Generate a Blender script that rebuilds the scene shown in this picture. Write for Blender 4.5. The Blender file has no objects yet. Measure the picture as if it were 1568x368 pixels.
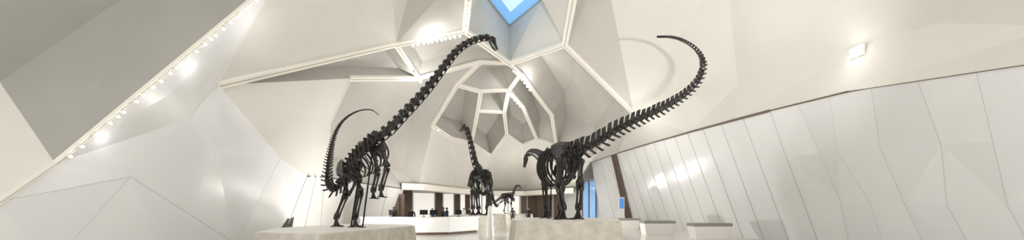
import bpy, bmesh, math, random
from mathutils import Vector, Matrix
random.seed(7)
V=Vector
scene=bpy.context.scene
scene.view_settings.view_transform='Standard'
scene.view_settings.exposure=0.22

# ------------------------------------------------------------------ materials
def mat(name,col,rough=.6,metal=0,noise=0,nscale=4,col2=None,emit=None,estr=0,bump=0,coat=0,spec=.5):
    m=bpy.data.materials.new(name); m.use_nodes=True
    nt=m.node_tree; b=nt.nodes['Principled BSDF']
    b.inputs['Base Color'].default_value=(*col,1); b.inputs['Roughness'].default_value=rough
    b.inputs['Metallic'].default_value=metal; b.inputs['Specular IOR Level'].default_value=spec
    if coat: b.inputs['Coat Weight'].default_value=coat; b.inputs['Coat Roughness'].default_value=.08
    if col2 or bump:
        tc=nt.nodes.new('ShaderNodeTexCoord'); n=nt.nodes.new('ShaderNodeTexNoise')
        n.inputs['Scale'].default_value=nscale; n.inputs['Detail'].default_value=5
        nt.links.new(tc.outputs['Object'],n.inputs['Vector'])
    if col2:
        r=nt.nodes.new('ShaderNodeValToRGB'); r.color_ramp.elements[0].position=.35; r.color_ramp.elements[1].position=.68
        r.color_ramp.elements[0].color=(*col,1); r.color_ramp.elements[1].color=(*col2,1)
        nt.links.new(n.outputs['Fac'],r.inputs[0]); nt.links.new(r.outputs[0],b.inputs['Base Color'])
    if bump:
        bp=nt.nodes.new('ShaderNodeBump'); bp.inputs['Strength'].default_value=bump
        nt.links.new(n.outputs['Fac'],bp.inputs['Height']); nt.links.new(bp.outputs[0],b.inputs['Normal'])
    if emit:
        b.inputs['Emission Color'].default_value=(*emit,1); b.inputs['Emission Strength'].default_value=estr
    return m
M_ivory=mat('ivory_plaster',(.70,.68,.63),.7,col2=(.73,.71,.66),nscale=.4)
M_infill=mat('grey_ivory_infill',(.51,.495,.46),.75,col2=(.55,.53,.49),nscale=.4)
M_shade=mat('shade_toned_infill',(.36,.35,.325),.75,col2=(.39,.38,.35),nscale=.4)  # upper-left recess plane: its shade is put into the colour
M_rib=mat('cream_rib',(.90,.86,.78),.5)
M_ribside=mat('cream_rib_shadow_gap',(.50,.46,.40),.7)
M_white=mat('white_panel',(.86,.86,.855),.2,col2=(.83,.83,.825),nscale=.3)
M_white2=mat('white_panel_satin',(.82,.82,.815),.28,col2=(.80,.80,.795),nscale=.3)
M_panel=mat('pale_grey_panel',(.74,.73,.70),.35,col2=(.70,.69,.66),nscale=.5)
M_seam=mat('seam',(.50,.49,.47),.6)
M_darkseam=mat('bronze_edge',(.16,.12,.09),.5)
M_floor=mat('terrazzo_floor',(.74,.71,.66),.18,col2=(.68,.65,.60),nscale=12)
M_bone=mat('dark_fossil_bone',(.008,.007,.007),.36,col2=(.042,.036,.032),nscale=6,bump=.3,spec=.42)
M_steel=mat('black_steel',(.012,.012,.013),.4,metal=.6)
M_stone=mat('sandstone_plinth',(.54,.50,.43),.75,col2=(.68,.64,.57),nscale=2.5,bump=.25)
M_ptop=mat('plinth_white_top',(.86,.84,.80),.5)
M_brown=mat('bronze_wood',(.10,.065,.04),.45,col2=(.14,.09,.055),nscale=3)
M_dark=mat('dark_void',(.02,.02,.02),.5)
M_greytop=mat('grey_cushion',(.30,.29,.27),.8)
M_lamp=mat('lamp_glow',(1,1,1),.5,emit=(1,.98,.95),estr=25)
M_sky=mat('skylight_glass',(.15,.25,.4),.2,emit=(.17,.42,.74),estr=.82)
M_skyw=mat('skylight_glass_bright',(.3,.4,.5),.2,emit=(.48,.70,.90),estr=.9)
M_screen=mat('screen_blue',(.05,.15,.4),.3,emit=(.10,.30,.70),estr=.5)
M_blue=mat('blue_lit_glass',(.3,.5,.8),.2,emit=(.25,.45,.75),estr=.35)
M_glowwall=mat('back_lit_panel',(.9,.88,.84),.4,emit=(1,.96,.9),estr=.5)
M_skin=mat('skin',(.45,.27,.18),.6)
M_hair=mat('hair',(.02,.015,.012),.6)
M_black=mat('black_cloth',(.02,.02,.024),.85)
M_wcloth=mat('white_cloth',(.78,.77,.74),.85)
M_bcloth=mat('navy_cloth',(.03,.05,.11),.85)

def link(o): scene.collection.objects.link(o); return o
def mesh(name,vs,fs,mats,mi=None,smooth=False,parent=None):
    me=bpy.data.meshes.new(name); me.from_pydata([tuple(v) for v in vs],[],fs); me.update()
    for m in (mats if isinstance(mats,list) else [mats]): me.materials.append(m)
    if mi:
        for p,i in zip(me.polygons,mi): p.material_index=i
    if smooth:
        for p in me.polygons: p.use_smooth=True
    o=bpy.data.objects.new(name,me); link(o)
    if parent: o.parent=parent
    return o
def empty(name,loc=(0,0,0)):
    e=bpy.data.objects.new(name,None); e.location=loc; e.empty_display_size=.2; return link(e)

class Geo:
    def __init__(s): s.v=[];s.f=[];s.m=[]
    def add(s,vs,fs,mi=0):
        b=len(s.v); s.v+= [V(x) for x in vs]; s.f+=[[b+i for i in f] for f in fs]; s.m+=[mi]*len(fs)
    def make(s,name,mats,smooth=False,parent=None): return mesh(name,s.v,s.f,mats,s.m,smooth,parent)
    def box(s,c,sz,mi=0,rz=0):
        x,y,z=[k/2 for k in sz]; R=Matrix.Rotation(rz,3,'Z'); c=V(c)
        vs=[c+R@V((a*x,b*y,d*z)) for d in(-1,1) for b in(-1,1) for a in(-1,1)]
        s.add(vs,[(0,2,3,1),(4,5,7,6),(0,1,5,4),(2,6,7,3),(0,4,6,2),(1,3,7,5)],mi)
    def tube(s,pts,rad,n=6,mi=0,sq=1.0,ref=None):
        pts=[V(p) for p in pts]; 
        if not isinstance(rad,(list,tuple)): rad=[rad]*len(pts)
        T=(pts[1]-pts[0]).normalized(); r=V(ref) if ref else V((0,0,1))
        if abs(T.dot(r))>.95: r=V((0,1,0)) if abs(T.y)<.9 else V((1,0,0))
        U=(r-T*r.dot(T)).normalized(); vs=[];N=len(pts)
        for i,p in enumerate(pts):
            T=(pts[min(i+1,N-1)]-pts[max(i-1,0)])
            if T.length<1e-6: T=V((0,0,1))
            T.normalize()
            U=(U-T*U.dot(T)).normalized(); S=T.cross(U)
            for k in range(n):
                a=2*math.pi*k/n; vs.append(p+U*math.cos(a)*rad[i]+S*math.sin(a)*rad[i]*sq)
        fs=[(i*n+k,i*n+(k+1)%n,(i+1)*n+(k+1)%n,(i+1)*n+k) for i in range(N-1) for k in range(n)]
        fs+=[tuple(range(n))[::-1],tuple((N-1)*n+k for k in range(n))]
        s.add(vs,fs,mi)
    def blade(s,p0,p1,wd,w0,w1,td,t0,t1,mi=0):
        p0,p1,wd,td=V(p0),V(p1),V(wd),V(td)
        vs=[]
        for p,w,t in((p0,w0,t0),(p1,w1,t1)):
            for a,b in((-1,-1),(1,-1),(1,1),(-1,1)): vs.append(p+wd*w/2*a+td*t/2*b)
        s.add(vs,[(0,3,2,1),(4,5,6,7),(0,1,5,4),(1,2,6,5),(2,3,7,6),(3,0,4,7)],mi)
    def beam(s,p,q,w,d,n,mi=0):
        p,q=V(p),V(q); T=(q-p).normalized(); n=(n-T*n.dot(T)).normalized(); S=T.cross(n)
        s.blade(p-T*w*.3,q+T*w*.3,S,w,w,n,d,d,mi)

# ------------------------------------------------------------------ surveyed hall points (metres, hall axis = +Y)
P=dict(a0=(-8.82,16.27,10.52),L1=(-12.70,11.86,2.87),L0=(-12.80,10.67,1.80),Lx=(-12.83,9.37,0.81),G1=(-13.93,11.60,5.06),
G2=(-13.39,10.00,6.93),GT=(-11.76,14.38,9.64),W1=(-12.61,14.10,2.68),W2=(-12.10,15.99,4.98),b1=(-11.53,16.76,6.48),
W3=(-11.88,21.91,4.22),W4=(-11.79,24.52,3.48),W6=(-12.25,17.62,3.89),Q=(-10.77,25.20,6.62),Q2=(-11.60,26.38,3.58),
e1=(-9.28,24.53,9.11),e2=(-6.61,30.17,10.84),b2=(-6.86,25.15,11.31),b3=(-2.98,27.05,12.91),b4=(-1.97,20.77,13.69),
T1=(-4.71,21.38,14.04),c1=(-0.20,32.44,12.68),c2=(3.53,28.49,12.59),c3=(3.28,20.58,13.42),S1=(-1.85,28.79,16.15),
S2=(-0.20,33.03,15.87),S3=(2.14,29.10,16.08),S4=(0.63,25.62,16.51),S5=(-0.75,25.61,16.50),F0=(-2.38,31.69,12.52),
F1=(-4.39,34.12,11.53),F2=(-7.09,37.96,9.04),F3=(-6.15,42.73,8.73),F4=(-4.44,46.73,8.90),F5=(-3.28,40.44,10.89),
F6=(-2.70,36.72,11.72),F7=(-0.29,37.26,11.99),F8=(0.68,34.16,12.43),F9=(-0.77,42.03,11.13),Fa=(-0.58,47.43,9.95),
Fb=(-2.56,52.15,8.15),Fc=(1.23,50.19,9.13),Fd=(2.78,47.72,9.42),Fe=(1.06,40.62,11.37),R3=(3.82,40.84,10.61),
R2=(4.87,46.75,8.62),R1=(7.95,42.90,6.59),d1=(8.81,30.95,8.61),L2=(-9.32,42.24,3.54),B2=(-6.70,52.06,3.83),
B3=(-2.47,59.64,4.16),B4=(1.48,60.35,4.19),B5=(7.30,49.69,4.26),N1=(4.76,22.06,14.27),N2=(8.98,17.99,12.07),
N3=(10.84,12.18,8.31),N4=(11.49,13.50,6.97),N5=(11.86,9.04,6.59),N6=(11.71,11.66,6.69),N7=(11.09,20.93,7.69),
N8=(12.18,9.51,5.68),NX=(12.9,0,5.6),LL=(-13.6,3,3.4),
t50=(9.3,50,7.1),t40=(9.95,40,6.85),t32=(10.6,32,6.6),t26=(10.7,26,6.25),t21=(10.8,21,5.94),t18=(10.9,18,5.75),
t14=(11.06,14,5.46),t9=(11.4,9.5,4.8),t5=(11.8,5,4.3),t0=(12.0,0,3.8),
K2=(-13.3,2,0),K8=(-13.2,8,0),K12=(-13,12,0),K16=(-13,16,0),K20=(-13,20,0),K24=(-12.9,24,0),K28=(-12.6,28,0),K34=(-12.0,34,0),K40=(-11.4,41,0),
P34=(-11.2,33,3.55),P41=(-10.4,41,3.55))
P={k:V(v) for k,v in P.items()}
def nrm(p): return V((p.x/169,p.y/3844,(p.z-1.6)/169)).normalized()

# ceiling cells   (materials: 0 ivory, 1 grey infill, 2 infill with recess shade in its colour)
G=Geo()
def facet(names,mi=0): 
    pts=[P[n] if isinstance(n,str) else V(n) for n in names]
    G.add(pts,[tuple(range(len(pts)))],mi)
def cell(names,depth=1.8,shrink=.6,tilt=(0,0,0),ap=.15):
    pts=[P[n] for n in names]; c=sum(pts,V())/len(pts); n=nrm(c); N=len(pts)
    ins=[c+(p-c)*shrink+n*depth+V(tilt) for p in pts]; apx=c+n*(depth*(1+ap))+V(tilt)
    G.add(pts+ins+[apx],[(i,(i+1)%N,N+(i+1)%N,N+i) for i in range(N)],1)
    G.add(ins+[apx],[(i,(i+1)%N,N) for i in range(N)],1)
for a in (('b3','c1','S2','S1'),('c1','c2','S3','S2'),('c2','c3','S4','S3'),('b4','b3','S1','S5'),('c3','b4','S5','S4')): facet(a)
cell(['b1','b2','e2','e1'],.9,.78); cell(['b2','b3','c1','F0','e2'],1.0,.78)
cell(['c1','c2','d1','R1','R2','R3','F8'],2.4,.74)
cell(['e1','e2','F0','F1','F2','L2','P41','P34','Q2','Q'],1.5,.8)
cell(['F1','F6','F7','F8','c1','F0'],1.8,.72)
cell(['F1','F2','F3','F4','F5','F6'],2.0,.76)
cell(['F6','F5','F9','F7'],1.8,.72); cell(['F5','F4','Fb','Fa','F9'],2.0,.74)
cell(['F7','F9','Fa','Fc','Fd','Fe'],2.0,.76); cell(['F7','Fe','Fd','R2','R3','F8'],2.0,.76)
for a in (('F2','F3','B2','L2'),('F3','F4','Fb','B2'),('Fb','B3','B2'),('Fb','Fa','Fc','B3'),('Fc','B4','B3'),('Fc','Fd','R2','B4'),('R2','B5','B4'),('R2','R1','B5'),('R1','t50','B5')): facet(a)
for a in (('a0','b1','b2','T1'),('L1','L0','G1'),('L0','Lx','LL','G1'),('LL','G2','G1'),
 ('b1','e1','Q','W3'),('W3','Q','Q2','W4'),
 ('R1','t50','t40','d1'),('d1','t40','t32'),('d1','t32','t26','N7'),('N7','t26','t21'),('N7','t21','t18','t14','N4'),
 ('t14','N6','N4'),('t14','t9','N8','N6'),('t9','t5','t0','NX','N8'),('d1','N7','N2','N1'),('N7','N4','N3','N2'),('N3','N4','N6','N5'),('N5','N6','N8'),('N5','N8','NX')): facet(a)
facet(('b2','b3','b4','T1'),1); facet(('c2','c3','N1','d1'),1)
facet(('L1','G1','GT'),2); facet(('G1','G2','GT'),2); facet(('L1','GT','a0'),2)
for a in (('c3','b4',(0,8,14.2)),('b4','T1',(-4,8,13.8),(0,8,14.2)),('T1','a0','GT',(-9,8,12),(-4,8,13.8)),('GT','G2',(-13,4,8),(-9,8,12)),('c3','N1',(4,8,14),(0,8,14.2)),('N1','N2',(9,8,12),(4,8,14)),('N2','N3','N5',(9,8,12))): facet(a)
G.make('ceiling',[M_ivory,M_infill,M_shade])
S=Geo(); nu,nv=24,16
vs=[];
for j in range(nv+1):
    ph=-.08+ (math.pi/2+.08)*j/nv
    for i in range(nu+1):
        th=-.02+(math.pi+.04)*i/nu
        vs.append((20.5*math.cos(ph)*math.cos(th),75*math.sin(ph),20.5*math.cos(ph)*math.sin(th)))
fs=[(j*(nu+1)+i,j*(nu+1)+i+1,(j+1)*(nu+1)+i+1,(j+1)*(nu+1)+i) for j in range(nv) for i in range(nu)]
S.add(vs,fs); S.make('ceiling_shell',[M_ivory])

# ribs
R=Geo()
def rib(a,b,w=.34,d=.2):
    p,q=P[a],P[b]; n=nrm((p+q)/2)
    R.beam(p,q,w,d,n,0)
    R.beam(p-n*(d/2),q-n*(d/2),w*.14,.03,n,1)
for a,b in [('b2','b3'),('b3','b4'),('b3','c1'),('c1','c2'),('c2','c3'),('c2','d1')]: rib(a,b,.42,.22)
for a,b in [('b1','b2'),('b2','e2'),('e1','e2'),('e2','F0'),('F0','c1'),('c1','F8')]: rib(a,b,.32,.18)
for a,b in [('e1','Q'),('Q','Q2')]: rib(a,b,.12,.1)
for a,b in [('F0','F1'),('F1','F2'),('F1','F6'),('F6','F7'),('F7','F8'),('F2','F3'),('F3','F4'),('F4','F5'),('F5','F6'),('F5','F9'),('F9','F7'),('F4','Fb'),('Fb','Fa'),('Fa','F9'),('Fa','Fc'),('Fc','Fd'),('Fd','Fe'),('Fe','F7'),('F8','R3'),('R3','R2'),('Fd','R2'),('R2','R1')]: rib(a,b,.36,.2)
for a,b in [('R1','d1'),('F3','B2'),('Fb','B3'),('Fc','B4'),('R2','B5')]: rib(a,b,.14,.1)
for a,b in [('a0','L1'),('L1','L0'),('L0','Lx')]: rib(a,b,.10,.12)
R.make('ceiling_ribs',[M_rib,M_ribside])
# skylight
sg=Geo(); sc=(P['S1']+P['S2']+P['S3']+P['S4']+P['S5'])/5
ring=[P[k] for k in('S1','S2','S3','S4','S5')]
sg.add(ring+[sc+(p-sc)*.6 for p in ring],[(i,(i+1)%5,5+(i+1)%5,5+i) for i in range(5)],0)
sg.add([sc+(p-sc)*.6 for p in ring],[(0,1,2,3,4)],1)
sg.make('skylight_window',[M_sky,M_skyw])
sf=Geo()
for i in range(5): sf.beam(ring[i]-V((0,0,.12)),ring[(i+1)%5]-V((0,0,.12)),.12,.14,V((0,0,1)),0)
sf.make('trim_skylight',[M_ribside])

# left wall
W=Geo()
def wf(names,mi=0,poke=0): 
    pts=[P[k] for k in names]
    if poke and len(pts)==3:
        c=pts[0]*.4+pts[1]*.25+pts[2]*.35; c=c+V((poke,0,0))
        for q in range(3): W.add([pts[q],pts[(q+1)%3],c],[(0,1,2)],mi if q else 1-mi)
    else: W.add(pts,[tuple(range(len(names)))],mi)
for i,a in enumerate((('L0','L1','W1'),('L0','W1','K12'),('L0','K12','K8','Lx'),('Lx','K8','K2','LL'),('W1','K16','K12'),('L1','a0','W2'),('L1','W2','W1'),('W2','W6','W1'),('W1','W6','K20'),('W1','K20','K16'),('a0','b1','W2'),('b1','W3','W6'),('b1','W6','W2'),('W6','W3','K20'),('W3','K24','K20'),('W3','W4','K24'))): wf(a,i%2,.025 if i in(5,8,11,6) else 0)
W.make('wall_left',[M_white,M_white2])
W=Geo()
for a in (('W4','Q2','K28','K24'),('Q2','P34','K34','K28'),('P34','P41','K40','K34')): wf(a)
W.make('wall_left_panelled',[M_panel])
s=Geo()
def seam(g,a,b,r=.018,off=0):
    a=P[a] if isinstance(a,str) else V(a); b=P[b] if isinstance(b,str) else V(b)
    inn=V((-(a.x+b.x),0,0)).normalized()*.01
    g.tube([a+inn,b+inn],r,4)
def lerp(a,b,t): return P[a].lerp(P[b],t)
for a,b in [('L0','W1'),('W1','K12'),('W3','K20'),('W1','K20')]: seam(s,a,b,.004)
s.make('trim_left_seams',[M_seam])
s=Geo()
for a,b,c,d in (('W4','Q2','K24','K28'),('Q2','P34','K28','K34'),('P34','P41','K34','K40')):
    for t in (0,.5): seam(s,lerp(a,b,t),lerp(c,d,t),.018)
s.make('trim_left_panel_seams',[M_seam])
s=Geo()
for a,b in (('W4','Q2'),('Q2','P34'),('P34','P41')): seam(s,a,b,.045)
s.make('trim_left_top_edge',[M_darkseam])

# right wall: tall narrow leaning panels, near ones folded a little
tops=[P[k] for k in('t0','t5','t9','t14','t18','t21','t26','t32','t40','t50')]
bases=[V(b) for b in((13,0,0),(13,5,0),(13,9.5,0),(13,14,0),(13,18,0),(13,21,0),(13,26,0),(12.9,32,0),(12.2,40,0),(10.5,50,0))]
def rw(y,t):
    y=max(0,min(50,y))
    for i in range(9):
        if tops[i].y<=y<=tops[i+1].y:
            u=(y-tops[i].y)/(tops[i+1].y-tops[i].y)
            return bases[i].lerp(bases[i+1],u).lerp(tops[i].lerp(tops[i+1],u),t)
W=Geo(); ys=[0,2,4,6,7.5,9,10.4,11.8,13.2,14.8,16.4,18,20,22,24,26,28,30,32,34,36,38,40,43,46,50]
random.seed(3)
grid=[]
for j,y in enumerate(ys):
    sh=[0,random.uniform(-.5,.5),random.uniform(-.5,.5),0] if 0<j and y<17 else [0]*4
    grid.append([rw(y+(sh[i] if 0<i<3 else 0),t)+V((random.uniform(-.07,.03) if (0<i<3 and y<20) else 0,0,0)) for i,t in enumerate((0,.33,.66,1))])
for j in range(len(ys)-1):
    for i in range(3):
        a,b,c,d=grid[j][i],grid[j+1][i],grid[j+1][i+1],grid[j][i+1]
        if ys[j]<18:
            if (i+j)%2: W.add([a,b,c],[(0,1,2)],j%2); W.add([a,c,d],[(0,1,2)],(j+(i==1))%2)
            else: W.add([a,b,d],[(0,1,2)],(j+(i==1))%2); W.add([b,c,d],[(0,1,2)],j%2)
        else: W.add([a,b,c,d],[(0,1,2,3)],0)
W.make('wall_right',[M_white,M_white2])
s=Geo()
for j in range(2,len(ys)):
    s.tube([p+V((-.010,0,0)) for p in grid[j]],.018 if ys[j]>=18 else .004,4)
s.make('trim_right_seams',[M_seam])
s=Geo()
for i in range(3,9): s.tube([tops[i]+V((-.03,0,0)),tops[i+1]+V((-.03,0,0))],.06 if i>3 else .03,4)
for i in range(0,3): s.tube([tops[i]+V((-.03,0,0)),tops[i+1]+V((-.03,0,0))],.012,4)
s.make('trim_right_top_edge',[M_darkseam])
s=Geo()
for k in range(4):
    y=40.6+k*.34; a=rw(y+1.2,0);b=rw(y,1)
    s.blade(a+V((-.12,0,0)),b+V((-.12,0,0)),V((0,1,0)),.24,.24,V((1,0,0)),.12,.12)
s.make('door_1',[M_brown])

# floor, back wall
G2=Geo(); G2.add([(-21,-6,0),(21,-6,0),(21,66,0),(-21,66,0)],[(0,1,2,3)]); G2.make('floor',[M_floor])
bw=[V((-11.4,41,0)),V((-16,43,0)),V((-15,50,0)),V((-9,56,0)),V((-3,61,0)),V((3,61,0)),V((8,53,0)),V((10.5,50,0))]
b=Geo()
for i in range(len(bw)-1): b.add([bw[i],bw[i+1],bw[i+1]+V((0,0,5.2)),bw[i]+V((0,0,5.2))],[(0,1,2,3)],0)
b.make('wall_back',[M_panel])
def on_bw(x):
    for i in range(2,len(bw)-1):
        if bw[i].x<=x<=bw[i+1].x: return bw[i].lerp(bw[i+1],(x-bw[i].x)/(bw[i+1].x-bw[i].x)),(bw[i+1]-bw[i]).normalized()
g=Geo(); g2=Geo()
def backpanel(g,x0,x1,z0,z1,mi=0,off=.15,th=.12):
    a,t=on_bw(x0); c,_=on_bw(x1); n=V((t.y,-t.x,0)); 
    mid=(a+c)/2+n*off; L=(c-a).length
    g.box((mid.x,mid.y,(z0+z1)/2),(L,th,z1-z0),mi,math.atan2(c.y-a.y,c.x-a.x))
for x0,x1 in ((-13.2,-12.4),(-9.9,-9.2),(-7.7,-7.1),(-6.4,-5.9),(-3.6,-3.0),(1.3,2.1),(2.3,3.4),(3.6,4.6),(4.9,5.4),(5.7,6.6)): backpanel(g,x0,x1,0,4.3)
g.make('bronze_wall_fins',[M_brown])
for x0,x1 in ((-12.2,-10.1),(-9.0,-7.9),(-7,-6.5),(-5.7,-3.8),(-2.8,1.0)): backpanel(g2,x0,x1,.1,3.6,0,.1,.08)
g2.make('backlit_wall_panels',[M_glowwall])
g=Geo(); backpanel(g,8.75,10.1,.05,4.9,0,.14,.1); 
for x in (8.75,9.4,10.08): backpanel(g,x-.04,x+.04,.05,5.0,1,.22,.08)
g.make('window_1',[M_blue,M_brown])
c=Geo(); path=[V((-10.4,40.2,0)),V((-8.6,41.6,0)),V((-6.2,50.5,0)),V((-2.4,57.5,0)),V((1.6,58,0)),V((7.0,48.6,0))]
out=[V((-11.5,41.5,0)),V((-9.6,42.8,0)),V((-7.1,52.6,0)),V((-2.9,60.5,0)),V((2,60.8,0)),V((8,51.5,0))]
for i in range(len(path)-1):
    a,b_=path[i],path[i+1]; o1,o2=out[i],out[i+1]; z0,z1=V((0,0,3.45)),V((0,0,4.05))
    c.add([a+z0,b_+z0,b_+z1,a+z1,o1+z0,o2+z0,o1+z1,o2+z1],[(0,1,2,3),(0,4,5,1),(3,2,7,6)])
c.make('ceiling_canopy',[M_rib])

# ------------------------------------------------------------------ plinths, desk, benches
def prism(name,poly,z0,z1,mats,flare=0,topm=1,chamfer=.04,parent=None):
    poly=[V((*p,0)) for p in poly]; c=sum(poly,V())/len(poly); N=len(poly)
    g=Geo()
    bot=[c+(p-c)*(1+flare)+V((0,0,z0)) for p in poly]
    m1=[p+V((0,0,z1-chamfer)) for p in poly]
    top=[c+(p-c)*(1-chamfer/3)+V((0,0,z1)) for p in poly]
    g.add(bot+m1,[(i,(i+1)%N,N+(i+1)%N,N+i) for i in range(N)]+[tuple(range(N))[::-1]],0)
    g.add(m1+top,[(i,(i+1)%N,N+(i+1)%N,N+i) for i in range(N)],0)
    g.add(top,[tuple(range(N))],topm)
    return g.make(name,mats,parent=parent)
prism('display_plinth',[(-9.4,15.6),(-6.6,14.6),(-5.0,22.0),(-5.9,24.6),(-9.8,24.6),(-10.6,19)],0,.75,[M_stone,M_ptop],.02)
prism('display_plinth',[(.18,18.0),(4.55,17.8),(5.3,21),(5.2,24.6),(2.6,26),(.2,25),(-.05,21)],0,1.10,[M_stone,M_ptop],.05)
prism('display_plinth',[(-4.4,30),(-1.6,30.4),(-.5,34),(-1.0,38),(-3.4,38.2),(-4.6,34)],0,1.15,[M_stone,M_ptop],.04)
prism('display_plinth',[(-1.6,43),(1.6,43),(2.2,46),(-2,47)],0,1.1,[M_stone,M_ptop],.04)
def ringobj(g,poly,z0,z1,mi,k=1.0):
    N=len(poly); poly=[V((*p,0)) for p in poly]
    g.add([p+V((0,0,z0)) for p in poly]+[p+V((0,0,z1)) for p in poly],[(i,(i+1)%N,N+(i+1)%N,N+i) for i in range(N)]+[tuple(range(N))[::-1],tuple(range(N,2*N))],mi)
g=Geo()
dk=[(-9.8,27.6),(-6.05,26.0),(-3.9,26.6),(-2.3,29.3),(-2.9,29.6),(-4.4,27.6),(-6.1,27.1),(-9.7,28.6)]
dk0=[(-9.75,27.7),(-6.05,26.12),(-3.98,26.7),(-2.42,29.3),(-2.9,29.5),(-4.4,27.5),(-6.1,27.0),(-9.65,28.5)]
dk2=[(-9.85,27.5),(-6.05,25.9),(-3.84,26.52),(-2.2,29.3),(-2.92,29.7),(-4.45,27.7),(-6.12,27.2),(-9.75,28.7)]
ringobj(g,dk,.16,1.02,0); ringobj(g,dk0,0,.17,1); ringobj(g,dk2,1.02,1.1,2)
g.make('reception_desk',[M_white,M_brown,M_ptop])
def monitor(x,y,z,rz=0):
    g=Geo(); R_=Matrix.Rotation(rz,3,'Z')
    g.box((x,y,z+.014),(.22,.18,.025),0,rz); g.box((x,y,z+.11),(.03,.03,.2),0,rz)
    g.box((x,y,z+.30),(.50,.04,.30),0,rz); q=V((x,y,z))+R_@V((0,.025,.30)); g.box(q,(.46,.01,.26),1,rz)
    g.make('computer_monitor',[M_steel,M_screen])
for x,y,r in ((-7.6,27.2,.3),(-5.5,26.6,.0),(-4.9,26.75,-.1),(-3.5,27.9,-.6)): monitor(x,y,1.1,r)
def bench(cx,cy,w,d,h,rz):
    R_=Matrix.Rotation(rz,3,'Z')
    g=Geo()
    def lay(k,z): return [V((cx,cy,z))+R_@V((a*w/2*k,b*d/2*k,0)) for a,b in((-1,-1),(.86,-1),(1,-.6),(1,1),(-.86,1),(-1,.6))]
    L=[lay(.86,0),lay(.88,.05),lay(1,h-.16)]; N=6
    for A,B in zip(L,L[1:]): g.add(A+B,[(i,(i+1)%N,N+(i+1)%N,N+i) for i in range(N)],0)
    g.add(L[0],[tuple(range(N))[::-1]],0)
    C=[lay(1.02,h-.16),lay(1.03,h-.03),lay(.98,h)]
    for A,B in zip(C,C[1:]): g.add(A+B,[(i,(i+1)%N,N+(i+1)%N,N+i) for i in range(N)],1)
    g.add(C[0],[tuple(range(N))[::-1]],1); g.add(C[-1],[tuple(range(N))],1)
    g.make('bench',[M_ptop,M_greytop])
bench(10.45,22.6,2.1,1.1,.86,.05); bench(9.05,26.6,2.0,1.2,.88,.03); bench(9.2,33.6,1.6,1.2,.88,0)
g=Geo(); g.box((9.75,38,.03),(.6,.5,.06),0); g.box((9.75,38,1.35),(.5,.16,2.6),0); g.box((9.75,37.9,2.1),(.38,.03,.9),1); g.make('information_kiosk',[M_ptop,M_screen])
g=Geo(); g.tube([(-1.27,24.8,0),(-1.27,24.8,.05),(-1.27,24.8,1.2),(-1.27,24.8,1.75),(-1.27,24.8,1.8)],[.24,.24,.17,.11,.02],10); g.make('visitor_totem',[M_ptop])
g=Geo()
for k in range(5): g.box((-11.62- .02*k,35.2,1.9-.17*k),(.03,1.2-.15*(k%3),.05),0,.09)
g.make('wall_lettering',[M_seam])
g=Geo(); g.add([V((-12.86,23.3,0)),V((-12.75,24.6,0)),V((-12.35,24.4,1.9)),V((-12.55,24.0,1.2))],[(0,1,2,3)]); g.make('door_2',[M_dark])
g=Geo(); g.box((-10.6,40.2,1.5),(.9,.12,3.0),0,.4); g.box((-10.5,40.1,1.4),(.06,.05,2.6),1,.4); g.make('door_3',[M_brown,M_dark])

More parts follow.
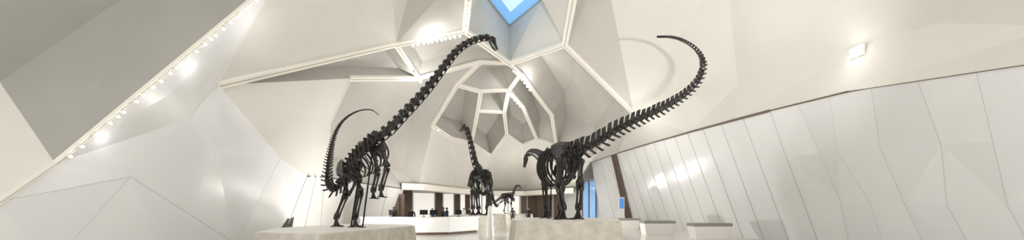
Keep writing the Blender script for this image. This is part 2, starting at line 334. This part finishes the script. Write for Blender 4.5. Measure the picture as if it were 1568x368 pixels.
# ------------------------------------------------------------------ sauropod skeletons
def crom(pts,n=24):
    pts=[V(p) for p in pts]; e=[pts[0]*2-pts[1]]+pts+[pts[-1]*2-pts[-2]]; out=[]
    for i in range(1,len(e)-2):
        for k in range(n):
            t=k/n;a,b,c,d=e[i-1],e[i],e[i+1],e[i+2]
            out.append(.5*((2*b)+(c-a)*t+(2*a-5*b+4*c-d)*t*t+(3*b-a-3*c+d)*t**3))
    out.append(pts[-1]); return out
class Skel(Geo):
    def region(s,pts,r0,r1,kind,U=None,gap=2.3,pw=1.0):
        c=crom(pts); L=[0]
        for a,b in zip(c,c[1:]): L.append(L[-1]+(b-a).length)
        tot=L[-1]; T=(c[1]-c[0]).normalized()
        if U is None: U=V((0,0,1))
        U=(U-T*U.dot(T)).normalized(); pos=0; i=0; res=[]
        while pos<tot:
            u=pos/tot; r=r0+(r1-r0)*(u**pw); l=r*gap
            while i<len(L)-2 and L[i+1]<pos: i+=1
            p=c[i].lerp(c[i+1],(pos-L[i])/max(1e-6,L[i+1]-L[i]))
            T=(c[min(i+2,len(c)-1)]-c[max(i-1,0)]).normalized()
            U=(U-T*U.dot(T)).normalized(); S=T.cross(U)
            res.append((p,T.copy(),U.copy(),S.copy(),r,u))
            s.vert(p,T,U,S,r,l,kind,u); pos+=l
        return res
    def vert(s,p,T,U,S,r,l,kind,u):
        h=l*.48
        s.tube([p-T*h,p-T*h*.75,p,p+T*h*.75,p+T*h],[r*.85,r*1.05,r*.75,r*1.05,r*.85],7)
        if kind=='tail':
            back=T*.6*(1 if u<.75 else .2)
            k=max(.0,1-u*.85); H=r*(1.7*k+.6)*random.uniform(.88,1.08)
            if u<.96:
                s.blade(p+U*r*.5,p+U*(r*.6+H)+back*H,T,l*.72,l*.6,S,r*.55,r*.4)
                s.blade(p-U*r*.6+T*h*.6,p-U*(r*.8+H*.85)+T*h+back*H*.9,T,l*.34,l*.42,S,r*.45,r*.3)
            if u<.5:
                for q in(-1,1): s.blade(p+S*q*r*.6,p+S*q*r*(2.6-3*u)+T*h*.3,T,l*.45,l*.25,U,r*.35,r*.18)
        elif kind=='body':
            s.blade(p+U*r*.5,p+U*r*2.9+T*(-.12)*l,T,l*.7,l*.72,S,r*.5,r*.45)
            for q in(-1,1): s.blade(p+S*q*r*.5+U*r*.5,p+S*q*r*2.4+U*r*1.2,T,l*.5,l*.35,U,r*.5,r*.25)
        else:
            k=1-.45*u
            s.blade(p+U*r*.5,p+U*r*(1.1+1.1*k)-T*l*.15,T,l*.72,l*.4,S,r*.9,r*.4)
            for q in(-1,1):
                s.blade(p+S*q*r*.5,p+S*q*r*1.6-U*r*.55,T,l*.6,l*.45,U,r*.6,r*.4)
                s.tube([p+S*q*r*1.35-U*r*.75+T*h*.4,p+S*q*r*1.25-U*r*1.1-T*h*.9,p+S*q*r*1.1-U*r*1.3-T*h*2.1],[r*.26,r*.2,r*.07],5)
                s.blade(p+S*q*r*.45+U*r*.5+T*h*.5,p+S*q*r*.7+U*r*.9+T*h*1.25,S,r*.35,r*.25,U,r*.35,r*.2)
    def bone(s,a,b,r,flare=1.7,n=7,bow=None):
        a,b=V(a),V(b); m=(a+b)/2
        if bow: m=m+V(bow)
        c=[a,a.lerp(m,.2),a.lerp(m,.55),m,m.lerp(b,.45),m.lerp(b,.8),b]
        s.tube(c,[r*flare*.8,r*flare,r*1.1,r*.92,r*1.05,r*flare,r*flare*.75],n)
    def foot(s,a,fwd,z,sc,n=5):
        fwd=V((fwd[0],fwd[1],0)).normalized(); sd=V((-fwd.y,fwd.x,0))
        for k in range(n):
            o=(k-(n-1)/2)/((n-1)/2)
            d=(fwd*(1-.45*abs(o))+sd*o*.75).normalized()
            m=V((a.x,a.y,0))+d*sc*.42+V((0,0,z+sc*.16)); t=V((a.x,a.y,0))+d*sc*.78+V((0,0,z+sc*.09)); u=V((a.x,a.y,0))+d*sc*1.12+V((0,0,z+.012))
            st=V(a)+d*sc*.10
            s.bone(st,m,sc*.075,1.5,6); s.tube([m,m.lerp(t,.5),t],[sc*.11,sc*.08,sc*.10],6); s.tube([t,t.lerp(u,.5)+V((0,0,sc*.04)),u],[sc*.09,sc*.07,sc*.012],6)
    def leg(s,hip,knee,ank,fz,fwd,r,sc,bow=None):
        hip,knee,ank=V(hip),V(knee),V(ank)
        s.bone(hip,knee,r,1.75,8)
        sd=(knee-ank).cross(V((fwd[0],fwd[1],0))).normalized()
        s.bone(knee-sd*r*.6,ank-sd*r*.5,r*.62,1.6,7); s.bone(knee+sd*r*.9,ank+sd*r*.8,r*.42,1.6,6)
        s.tube([ank+V((0,0,.04)),ank-V((0,0,.05))],[r*1.3,r*1.2],8)
        s.foot(ank-V((0,0,.03)),fwd,fz,sc)
    def skull(s,p,T,U,L):
        p,T=V(p),V(T).normalized(); U=V(U);U=(U-T*U.dot(T)).normalized(); S=T.cross(U)
        def sec(t,up,w,h): return (p+T*L*t+U*L*up,w*L,h*L)
        secs=[sec(-.12,0,.10,.12),sec(0,.03,.20,.22),sec(.2,.05,.21,.25),sec(.38,.0,.17,.19),sec(.6,-.05,.15,.13),sec(.82,-.09,.15,.10),sec(.95,-.11,.11,.06)]
        n=10; vs=[]
        for c,w,h in secs:
            for k in range(n):
                a=2*math.pi*k/n; vs.append(c+S*math.cos(a)*w+U*math.sin(a)*h*(1 if math.sin(a)>0 else .55))
        N=len(secs); s.add(vs,[(i*n+k,i*n+(k+1)%n,(i+1)*n+(k+1)%n,(i+1)*n+k) for i in range(N-1) for k in range(n)]+[tuple(range(n))[::-1],tuple((N-1)*n+k for k in range(n))])
        for q in(-1,1):
            c=p+T*L*.16+U*L*.08+S*q*L*.2
            ring=[c+T*math.cos(a)*L*.09+U*math.sin(a)*L*.09 for a in [i*math.pi/4 for i in range(9)]]
            s.tube(ring,L*.028,5)
            j0=p+T*L*.05-U*L*.16+S*q*L*.17; j1=p+T*L*.55-U*L*.27+S*q*L*.13; j2=p+T*L*.88-U*L*.26+S*q*L*.05
            s.tube([j0,j1,j2],[L*.06,L*.045,L*.04],6)
            for k in range(5):
                b=p+T*L*(.62+.07*k)-U*L*.13+S*q*L*(.13-.012*k); s.tube([b,b-U*L*.075],[L*.014,L*.006],4)
        s.tube([p+T*L*.86-U*L*.26-S*L*.07,p+T*L*.93-U*L*.25,p+T*L*.86-U*L*.26+S*L*.07],L*.04,5)
    def ribs(s,res,depth,half,taper=True):
        for i,(p,T,U,S,r,u) in enumerate(res):
            if u<.18: continue
            k=math.sin(min(1,max(0,(u-.05)/.6))*math.pi/2)*(1 if u<.85 else .9); d=depth*(.55+.45*k); h=half*(.65+.35*k)
            for q in(-1,1):
                pts=[p+S*q*r*1.2+U*r*.9,p+S*q*h*.75+U*r*.3,p+S*q*h-U*d*.32,p+S*q*h*.97-U*d*.62-T*d*.05,p+S*q*h*.62-U*d*.9-T*d*.1,p+S*q*h*.25-U*d*1.0-T*d*.1]
                c=crom(pts,3); m=len(c); s.tube(c,[.06*depth/1.2*(1-.5*j/m) for j in range(m)],5,sq=.7)
    def pelvis(s,p,T,U,S,sc):
        for q in(-1,1):
            o=S*q*sc*.36
            a=[p+o-T*sc*.42+U*sc*.02,p+o-T*sc*.3+U*sc*.3,p+o+U*sc*.42,p+o*1.15+T*sc*.38+U*sc*.3,p+o*1.35+T*sc*.55+U*sc*.02,p+o*1.1+T*sc*.2-U*sc*.12,p+o+T*sc*.1-U*sc*.35,p+o-T*sc*.15-U*sc*.35,p+o-T*sc*.15-U*sc*.1]
            w=S*q*sc*.05; N=len(a); s.add([x-w for x in a]+[x+w for x in a],[tuple(range(N)),tuple(range(N,2*N))[::-1]]+[(i,N+i,N+(i+1)%N,(i+1)%N) for i in range(N)])
            s.tube([p+o+T*sc*.08-U*sc*.3,p+o*.8+T*sc*.3-U*sc*.65,p+o*.2+T*sc*.42-U*sc*.95],[sc*.13,sc*.08,sc*.12],6,sq=.6)
            s.tube([p+o-T*sc*.12-U*sc*.3,p+o*.6-T*sc*.45-U*sc*.6,p+o*.2-T*sc*.85-U*sc*.8],[sc*.11,sc*.06,sc*.08],6,sq=.6)
    def shoulder(s,p,T,U,S,sc,socks):
        for q,so in zip((-1,1),socks):
            so=V(so); top=p+S*q*sc*.36-T*sc*.75+U*sc*.12; mid=p+S*q*sc*.5-T*sc*.35-U*sc*.05
            s.tube([top,mid,so+U*sc*.1],[sc*.17,sc*.09,sc*.2],6,sq=.4)
            s.tube([so+U*sc*.1,so+T*sc*.22-U*sc*.08-S*q*sc*.1,so+T*sc*.2-U*sc*.4-S*q*sc*.25],[sc*.2,sc*.2,sc*.08],7,sq=.45)
def sauropod(tail,body,neck,skullp,sn,skL,r,hind,fore,floorz,posts,scale=1.0,ribd=1.15,ribh=.62,U0=None,tp=1.0,neckr=.10,fwd=(0,1),npw=1.0,tr=.022):
    k=Skel()
    hipp=V(body[0]); res=k.region(body,r,r*1.0,'body',U0,gap=1.9)
    p,T,U,S,_,_=res[0]
    k.region([hipp]+tail,r*1.05,tr*scale,'tail',U,gap=1.75,pw=tp)
    pe,Te,Ue,Se,_,_=res[-1]
    k.region([body[-1]]+neck,r*.98,neckr,'neck',Ue,gap=2.5,pw=npw)
    k.ribs(res,ribd,ribh); k.pelvis(p,T,U,S,scale*1.05)
    k.shoulder(pe,Te,Ue,Se,scale,[f[0] for f in fore])
    k.skull(skullp,sn[0],sn[1],skL)
    for h in hind: k.leg(h[0],h[1],h[2],h[3],h[4],.105*scale,.36*scale)
    for f in fore: k.leg(f[0],f[1],f[2],f[3],f[4],.095*scale,.28*scale)
    for a,b in posts:
        k.tube([a,b],.035,6,mi=1); k.tube([a,V(a)+V((0,0,.03))],.16,10,mi=1)
    return k.make('sauropod_skeleton',[M_bone,M_steel])
z=.75
sauropod(tail=[(-8.3,20.9,2.9),(-8.8,21.0,2.55),(-9.17,21.2,2.89),(-9.28,21.5,3.74),(-9.33,22,4.8),(-9.23,22.4,5.72),(-8.94,22.8,6.42),(-8.35,23.1,6.9),(-7.71,23.3,7.02),(-7.31,23.4,6.76)],
 body=[(-7.87,20.6,3.45),(-7.3,20.1,4.0),(-6.6,19.6,4.45),(-5.97,19.2,4.85)],
 neck=[(-5.41,19.1,5.25),(-4.8,19.0,5.85),(-4.19,19,6.5),(-3.61,19,7.18),(-3.03,19,7.95),(-2.44,19,8.68),(-1.86,19,9.08),(-1.28,19,9.25),(-1.0,18.95,9.22)],
 skullp=(-.95,18.93,9.16),sn=((.28,-.1,-.38),(1,0,.6)),skL=.66,r=.165,
 hind=[((-7.45,20.3,3.3),(-7.1,20.0,2.4),(-7.4,20.1,1.15),z,(.6,-.8)),((-8.15,20.9,3.25),(-7.98,20.5,2.3),(-8.45,20.5,1.15),z,(.6,-.8))],
 fore=[((-5.75,18.9,4.35),(-5.55,19.0,3.45),(-5.78,18.8,2.45),2.1,(.6,-.8)),((-6.35,19.6,4.2),(-6.2,19.7,3.3),(-6.35,19.5,2.4),2.05,(.6,-.8))],
 floorz=z,posts=[((-7.55,20.0,z),(-7.0,19.9,4.1)),((-6.9,19.7,z),(-6.3,19.4,4.6))],scale=1.0,ribd=1.15,ribh=.55,neckr=.095,tp=.75)
z=1.10
sauropod(tail=[(3.1,19.5,4.3),(3.75,19,4.55),(4.42,18.5,4.98),(5.2,17.8,5.33),(5.88,17,5.56),(6.5,16.3,5.9),(6.87,15.8,6.32),(6.91,15.4,6.79),(6.61,15.1,7.15),(6.11,14.9,7.42),(5.58,14.8,7.56),(5.0,14.8,7.58)],
 body=[(2.70,20,4.2),(2.35,21.6,4.42),(2.1,23.0,4.45)],
 neck=[(1.85,23.9,4.45),(1.7,25,4.68),(1.57,27,5.11),(1.29,29,5.45),(1.1,29.8,5.45),(1.01,30.1,5.3)],
 skullp=(1.0,30.15,5.25),sn=((-.1,.2,-.5),(0,1,.3)),skL=.75,r=.19,
 hind=[((3.2,20.0,3.95),(3.25,20.3,2.75),(3.12,20.0,1.6),z,(-.2,1)),((2.25,19.9,3.95),(2.2,20.2,2.75),(2.38,19.8,1.6),z,(-.2,1))],
 fore=[((1.65,23.1,3.95),(1.75,22.9,2.85),(1.85,23.2,1.6),z,(-.2,1)),((2.65,23.1,3.95),(2.7,22.9,2.85),(2.6,23.2,1.6),z,(-.2,1))],
 floorz=z,posts=[((2.45,21.4,z),(2.4,21.4,4.3)),((2.0,22.6,z),(2.15,22.6,4.4))],scale=1.25,ribd=1.7,ribh=.8,neckr=.13,tp=1.05,tr=.034)
z=1.15
sauropod(tail=[(-2.0,35,3.5),(-1.74,36,2.9),(-1.5,37,2.1),(-1.3,38.5,1.9),(-1.2,40,2.2)],
 body=[(-2.25,33.8,4.0),(-2.3,32.4,4.25),(-2.33,31.2,4.3)],
 neck=[(-2.6,30.5,4.95),(-2.77,30.2,5.76),(-2.94,30,6.55),(-3.1,29.9,7.15),(-3.22,29.8,7.4)],
 skullp=(-3.28,29.75,7.42),sn=((-.35,-.2,-.3),(0,0,1)),skL=.6,r=.19,
 hind=[((-1.8,33.8,3.8),(-1.75,33.5,2.7),(-1.85,33.8,1.6),z,(0,-1)),((-2.7,33.8,3.8),(-2.75,33.5,2.7),(-2.65,33.8,1.6),z,(0,-1))],
 fore=[((-2.85,31.2,3.75),(-2.9,31.5,2.8),(-2.85,31.2,1.6),z,(0,-1)),((-1.8,31.2,3.75),(-1.75,31.5,2.8),(-1.8,31.2,1.6),z,(0,-1))],
 floorz=z,posts=[((-2.3,32.6,z),(-2.3,32.6,4.2))],scale=1.3,ribd=1.6,ribh=.8,neckr=.11)
z=1.10
sauropod(tail=[(-1.3,45.2,2.7),(-1.9,45.6,2.3),(-2.6,46.1,2.1)],
 body=[(-.75,45,2.95),(-.35,44.8,3.0),(.0,44.6,3.0)],
 neck=[(.15,44.5,3.3),(.3,44.4,3.7),(.48,44.3,4.0),(.65,44.3,4.05)],
 skullp=(.68,44.3,4.03),sn=((.4,0,-.2),(0,0,1)),skL=.4,r=.12,
 hind=[((-.8,44.7,2.8),(-.7,44.6,2.1),(-.85,44.7,1.4),z,(1,0)),((-.8,45.3,2.8),(-.7,45.2,2.1),(-.85,45.3,1.4),z,(1,0))],
 fore=[((-.0,44.3,2.7),(-.1,44.3,2.1),(-.02,44.3,1.4),z,(1,0)),((-.0,44.9,2.7),(-.1,44.9,2.1),(-.02,44.9,1.4),z,(1,0))],
 floorz=z,posts=[((-.4,44.8,z),(-.4,44.8,2.9))],scale=.75,ribd=.8,ribh=.4,neckr=.07)

# ------------------------------------------------------------------ people
def person(x,y,rz,top,legs,h=1.72,hairlen=0,arm=0.0):
    e=empty('visitor',(x,y,0)); e.rotation_euler=(0,0,rz); k=h/1.72
    vs=[(0,0,.95),(0,0,1.12),(0,0,1.30),(0,.0,1.42),(0,-.01,1.50),
        (.10,0,.92),(.11,-.03,.50),(.12,.02,.09),(.12,-.13,.04),
        (-.10,0,.92),(-.11,.04,.50),(-.12,.08,.09),(-.12,-.07,.04),
        (.19,0,1.40),(.25,.03,1.12),(.24,-.06-arm,.88+arm),(-.19,0,1.40),(-.25,.03,1.12),(-.24,-.04,.86)]
    es=[(0,1),(1,2),(2,3),(3,4),(0,5),(5,6),(6,7),(7,8),(0,9),(9,10),(10,11),(11,12),(3,13),(13,14),(14,15),(3,16),(16,17),(17,18)]
    rr=[(.155,.11),(.13,.095),(.16,.11),(.12,.09),(.055,.055),(.095,.095),(.065,.065),(.05,.05),(.045,.03),(.095,.095),(.065,.065),(.05,.05),(.045,.03),(.062,.062),(.045,.045),(.03,.03),(.062,.062),(.045,.045),(.03,.03)]
    me=bpy.data.meshes.new('clothed_body'); me.from_pydata([tuple(c*k for c in v) for v in vs],es,[]); me.update()
    me.materials.append(top)
    o=bpy.data.objects.new('clothed_body',me); link(o); o.parent=e
    bpy.context.view_layer.objects.active=o
    m=o.modifiers.new('Skin','SKIN')
    for i,s_ in enumerate(me.skin_vertices[0].data): s_.radius=(rr[i][0]*k,rr[i][1]*k); s_.use_root=(i==0)
    o.modifiers.new('Sub','SUBSURF').levels=1; o.modifiers['Sub'].render_levels=2
    g=Geo(); c=V((0,-.02,1.61))*k; n=12;rows=9; hv=[]
    for j in range(rows+1):
        ph=-math.pi/2+math.pi*j/rows
        for i in range(n):
            a=2*math.pi*i/n; w=.078*(1 if ph>0 else 1-.28*math.sin(-ph)); hv.append(c+V((math.cos(a)*math.cos(ph)*w,math.sin(a)*math.cos(ph)*.095,math.sin(ph)*.118))*k)
    hf=[(j*n+i,j*n+(i+1)%n,(j+1)*n+(i+1)%n,(j+1)*n+i) for j in range(rows) for i in range(n)]
    g.add(hv,hf,0)
    g.tube([c+V((0,-.09,.015))*k,c+V((0,-.118,-.025))*k],[.008*k,.016*k],5,0)
    for q in(-1,1):
        g.tube([c+V((q*.03,-.088,.01))*k,c+V((q*.03,-.096,.01))*k],[.013*k,.006*k],6,1)
        g.tube([c+V((q*.076,0,-.015))*k,c+V((q*.088,.008,.02))*k],[.014*k,.018*k],5,0)
    g.tube([c+V((-.024,-.086,-.055))*k,c+V((.024,-.086,-.055))*k],.006*k,5,1)
    g.make('head',[M_skin,M_hair],True,e)
    g=Geo(); hv=[c+(v-c)*1.09+V((0,.012,.008))*k for v in hv]; 
    g.add(hv,[f for f in hf if (sum((hv[q] for q in f),V())/4-c).z> (.035*k if (sum((hv[q] for q in f),V())/4-c).y<-.01 else -.07*k-hairlen)])
    g.make('hair',[M_hair],True,e)
    g=Geo()
    for q,w in((1,V(vs[15])),(-1,V(vs[18]))):
        w=w*k; d=V((0,-.35,-1)).normalized(); sdv=V((0,1,-.3)).normalized()
        g.blade(w,w+d*.09*k,sdv,.05*k,.08*k,V((1,0,0)),.03*k,.028*k)
        for f,(o_,l_) in enumerate(((-.03,.065),(-.01,.08),(.01,.075),(.03,.058))):
            b0=w+d*.085*k+sdv*o_*k; g.tube([b0,b0+d*l_*.55*k,b0+d*l_*k+V((-q*.012,0,0))],[.0095*k,.0085*k,.006*k],5)
        b0=w+d*.03*k-sdv*.03*k; g.tube([b0,b0+d*.03*k-sdv*.035*k,b0+d*.06*k-sdv*.04*k],[.012*k,.01*k,.007*k],5)
    g.make('hands',[M_skin],True,e)
    return e
person(.07,41.5,2.9,M_black,M_black); person(1.65,42.0,.4,M_black,M_black); person(-9.3,33.6,.2,M_black,M_black,1.75)
person(-5.0,31.0,1.4,M_black,M_black); person(-5.5,36.0,1.2,M_bcloth,M_black); person(-4.6,45.5,-.5,M_black,M_black); person(-5.2,46,.6,M_wcloth,M_wcloth)
person(-8.4,45,.2,M_bcloth,M_black); person(3.4,42,.2,M_black,M_black); person(-7.2,30.6,.2,M_black,M_black,1.68)

# ------------------------------------------------------------------ lamps
Lg=Geo()
def spots(a,b,ts,off=.22,r=.07):
    pa,pb=(P[a] if isinstance(a,str) else V(a)),(P[b] if isinstance(b,str) else V(b))
    for t in ts:
        p=pa.lerp(pb,t); n=nrm(p); c=p-n*off
        Lg.tube([p-n*.05,c+n*.05],r*.4,6,1); Lg.tube([c+n*.07,c-n*.03],[r*.8,r*1.1],8,1); Lg.tube([c-n*.03,c-n*.09],[r,r*.7],8,0)
spots('L1','a0',[.03,.07,.12,.17,.2,.22,.27,.3,.34,.37,.41,.44,.46,.49,.53,.57,.6,.62,.66,.70,.74,.78,.8,.84,.88],.14,.036)
spots('b2','b3',[.2,.28,.36,.42,.48,.55,.62,.68,.75,.82,.9],.26,.08); spots('b3','b4',[.05,.12,.2,.26,.33,.4,.46,.53],.26,.07)
spots('b2','e2',[.75,.85,1.0],.26,.12); spots('c1','F8',[.4,.6,.8,1],.26,.09); spots('F8','R3',[.05,.12,.2,.28],.26,.09); spots('F7','Fe',[.2,.4,.6,.8],.26,.09)
spots('W4','Q2',[.1,.4,.9]); spots('Q2','P34',[.6]); spots('F2','F3',[.2])
Lg.make('track_spotlights',[M_lamp,M_rib])
g=Geo(); p=V((11.32,14.0,6.75)); g.box(p,(.10,.50,.34),1); g.box(p-V((.06,0,.0)),(.03,.46,.30),0); g.make('wall_floodlight',[M_lamp,M_rib])
E=.50
def point(name,loc,e,r=.12,col=(1,.985,.96)):
    l=bpy.data.lights.new(name,'POINT'); l.energy=e*E; l.shadow_soft_size=r; l.color=col
    o=bpy.data.objects.new(name,l); o.location=loc; link(o); return o
point('track_lamp',(-9.2,16.2,8.2),25,.06); point('track_lamp',(-12.1,12.9,3.6),5,.05); point('track_lamp',(-10.7,14.6,6.2),9,.05)
point('flood_lamp',(10.4,13.9,6.6),22,.06)
point('rib_lamp',(-4.6,25.6,11.6),130); point('rib_lamp',(-6.2,29.4,10.1),250)
point('rib_lamp',(1.2,34.6,11.6),300); point('rib_lamp',(0,39.6,10.6),250)
point('far_fill',(0,50,4.5),350); point('far_fill',(-8,38,3.2),350)  # added low fill for the far end, no fixture
point('wall_lamp',(7.3,29.5,6.8),220,.1)
point('near_fill',(0,4,11),1300,.6)  # added overhead fill to brighten the rib fronts
def fill_uplighter(x,y,z,e):  # added uplights with fixtures, fill from below for ribs and cells
    g=Geo(); g.tube([(x,y,z),(x,y,z+.04),(x,y,z+.05),(x,y,z+.22),(x,y,z+.24)],[.16,.16,.06,.11,.12],12,0); g.make('added_uplighter',[M_steel])
    point('uplight_fill',(x,y,z+.4),e,.15)
fill_uplighter(2.6,26.6,0,1200); fill_uplighter(-7.8,25.2,0,1000); fill_uplighter(-2.6,38.9,0,900); fill_uplighter(4.2,47.5,0,700)
fill_uplighter(3.2,.8,0,1000); fill_uplighter(-6,1.5,0,1000)
# added spot and stand, placed to throw the tail's shadow on upper right wall
g=Geo(); g.tube([(3.1,.6,1.95),(3.1,.6,0.02)],.025,8)
for a in (0,2.1,4.2): g.tube([(3.1,.6,.6),(3.1+.4*math.cos(a),.6+.4*math.sin(a),.02)],.018,6)
g.tube([(3.1,.45,1.98),(3.2,.85,2.12)],[.10,.14],12); g.make('added_spot_stand',[M_steel])
l=bpy.data.lights.new('tail_shadow_spot','SPOT'); l.energy=9000; l.spot_size=math.radians(50); l.spot_blend=1.0; l.shadow_soft_size=.05; l.color=(1,.98,.95)
o=bpy.data.objects.new('tail_shadow_spot',l); o.location=(3.35,1.3,2.3); link(o)
o.rotation_euler=(V((6.4,15.5,7.6))-V(o.location)).to_track_quat('-Z','Y').to_euler()
w=bpy.data.worlds.new('world'); scene.world=w; w.use_nodes=True
w.node_tree.nodes['Background'].inputs[0].default_value=(1,.995,.985,1); w.node_tree.nodes['Background'].inputs[1].default_value=1.25

# ------------------------------------------------------------------ camera
cd=bpy.data.cameras.new('camera'); cam=bpy.data.objects.new('camera',cd); link(cam)
cd.sensor_width=36; cd.lens=36*800/1920; cd.shift_y=(392-225)/1920
cam.location=(0,0,1.6); cam.rotation_euler=(math.pi/2,0,0); cd.clip_end=300
scene.camera=cam
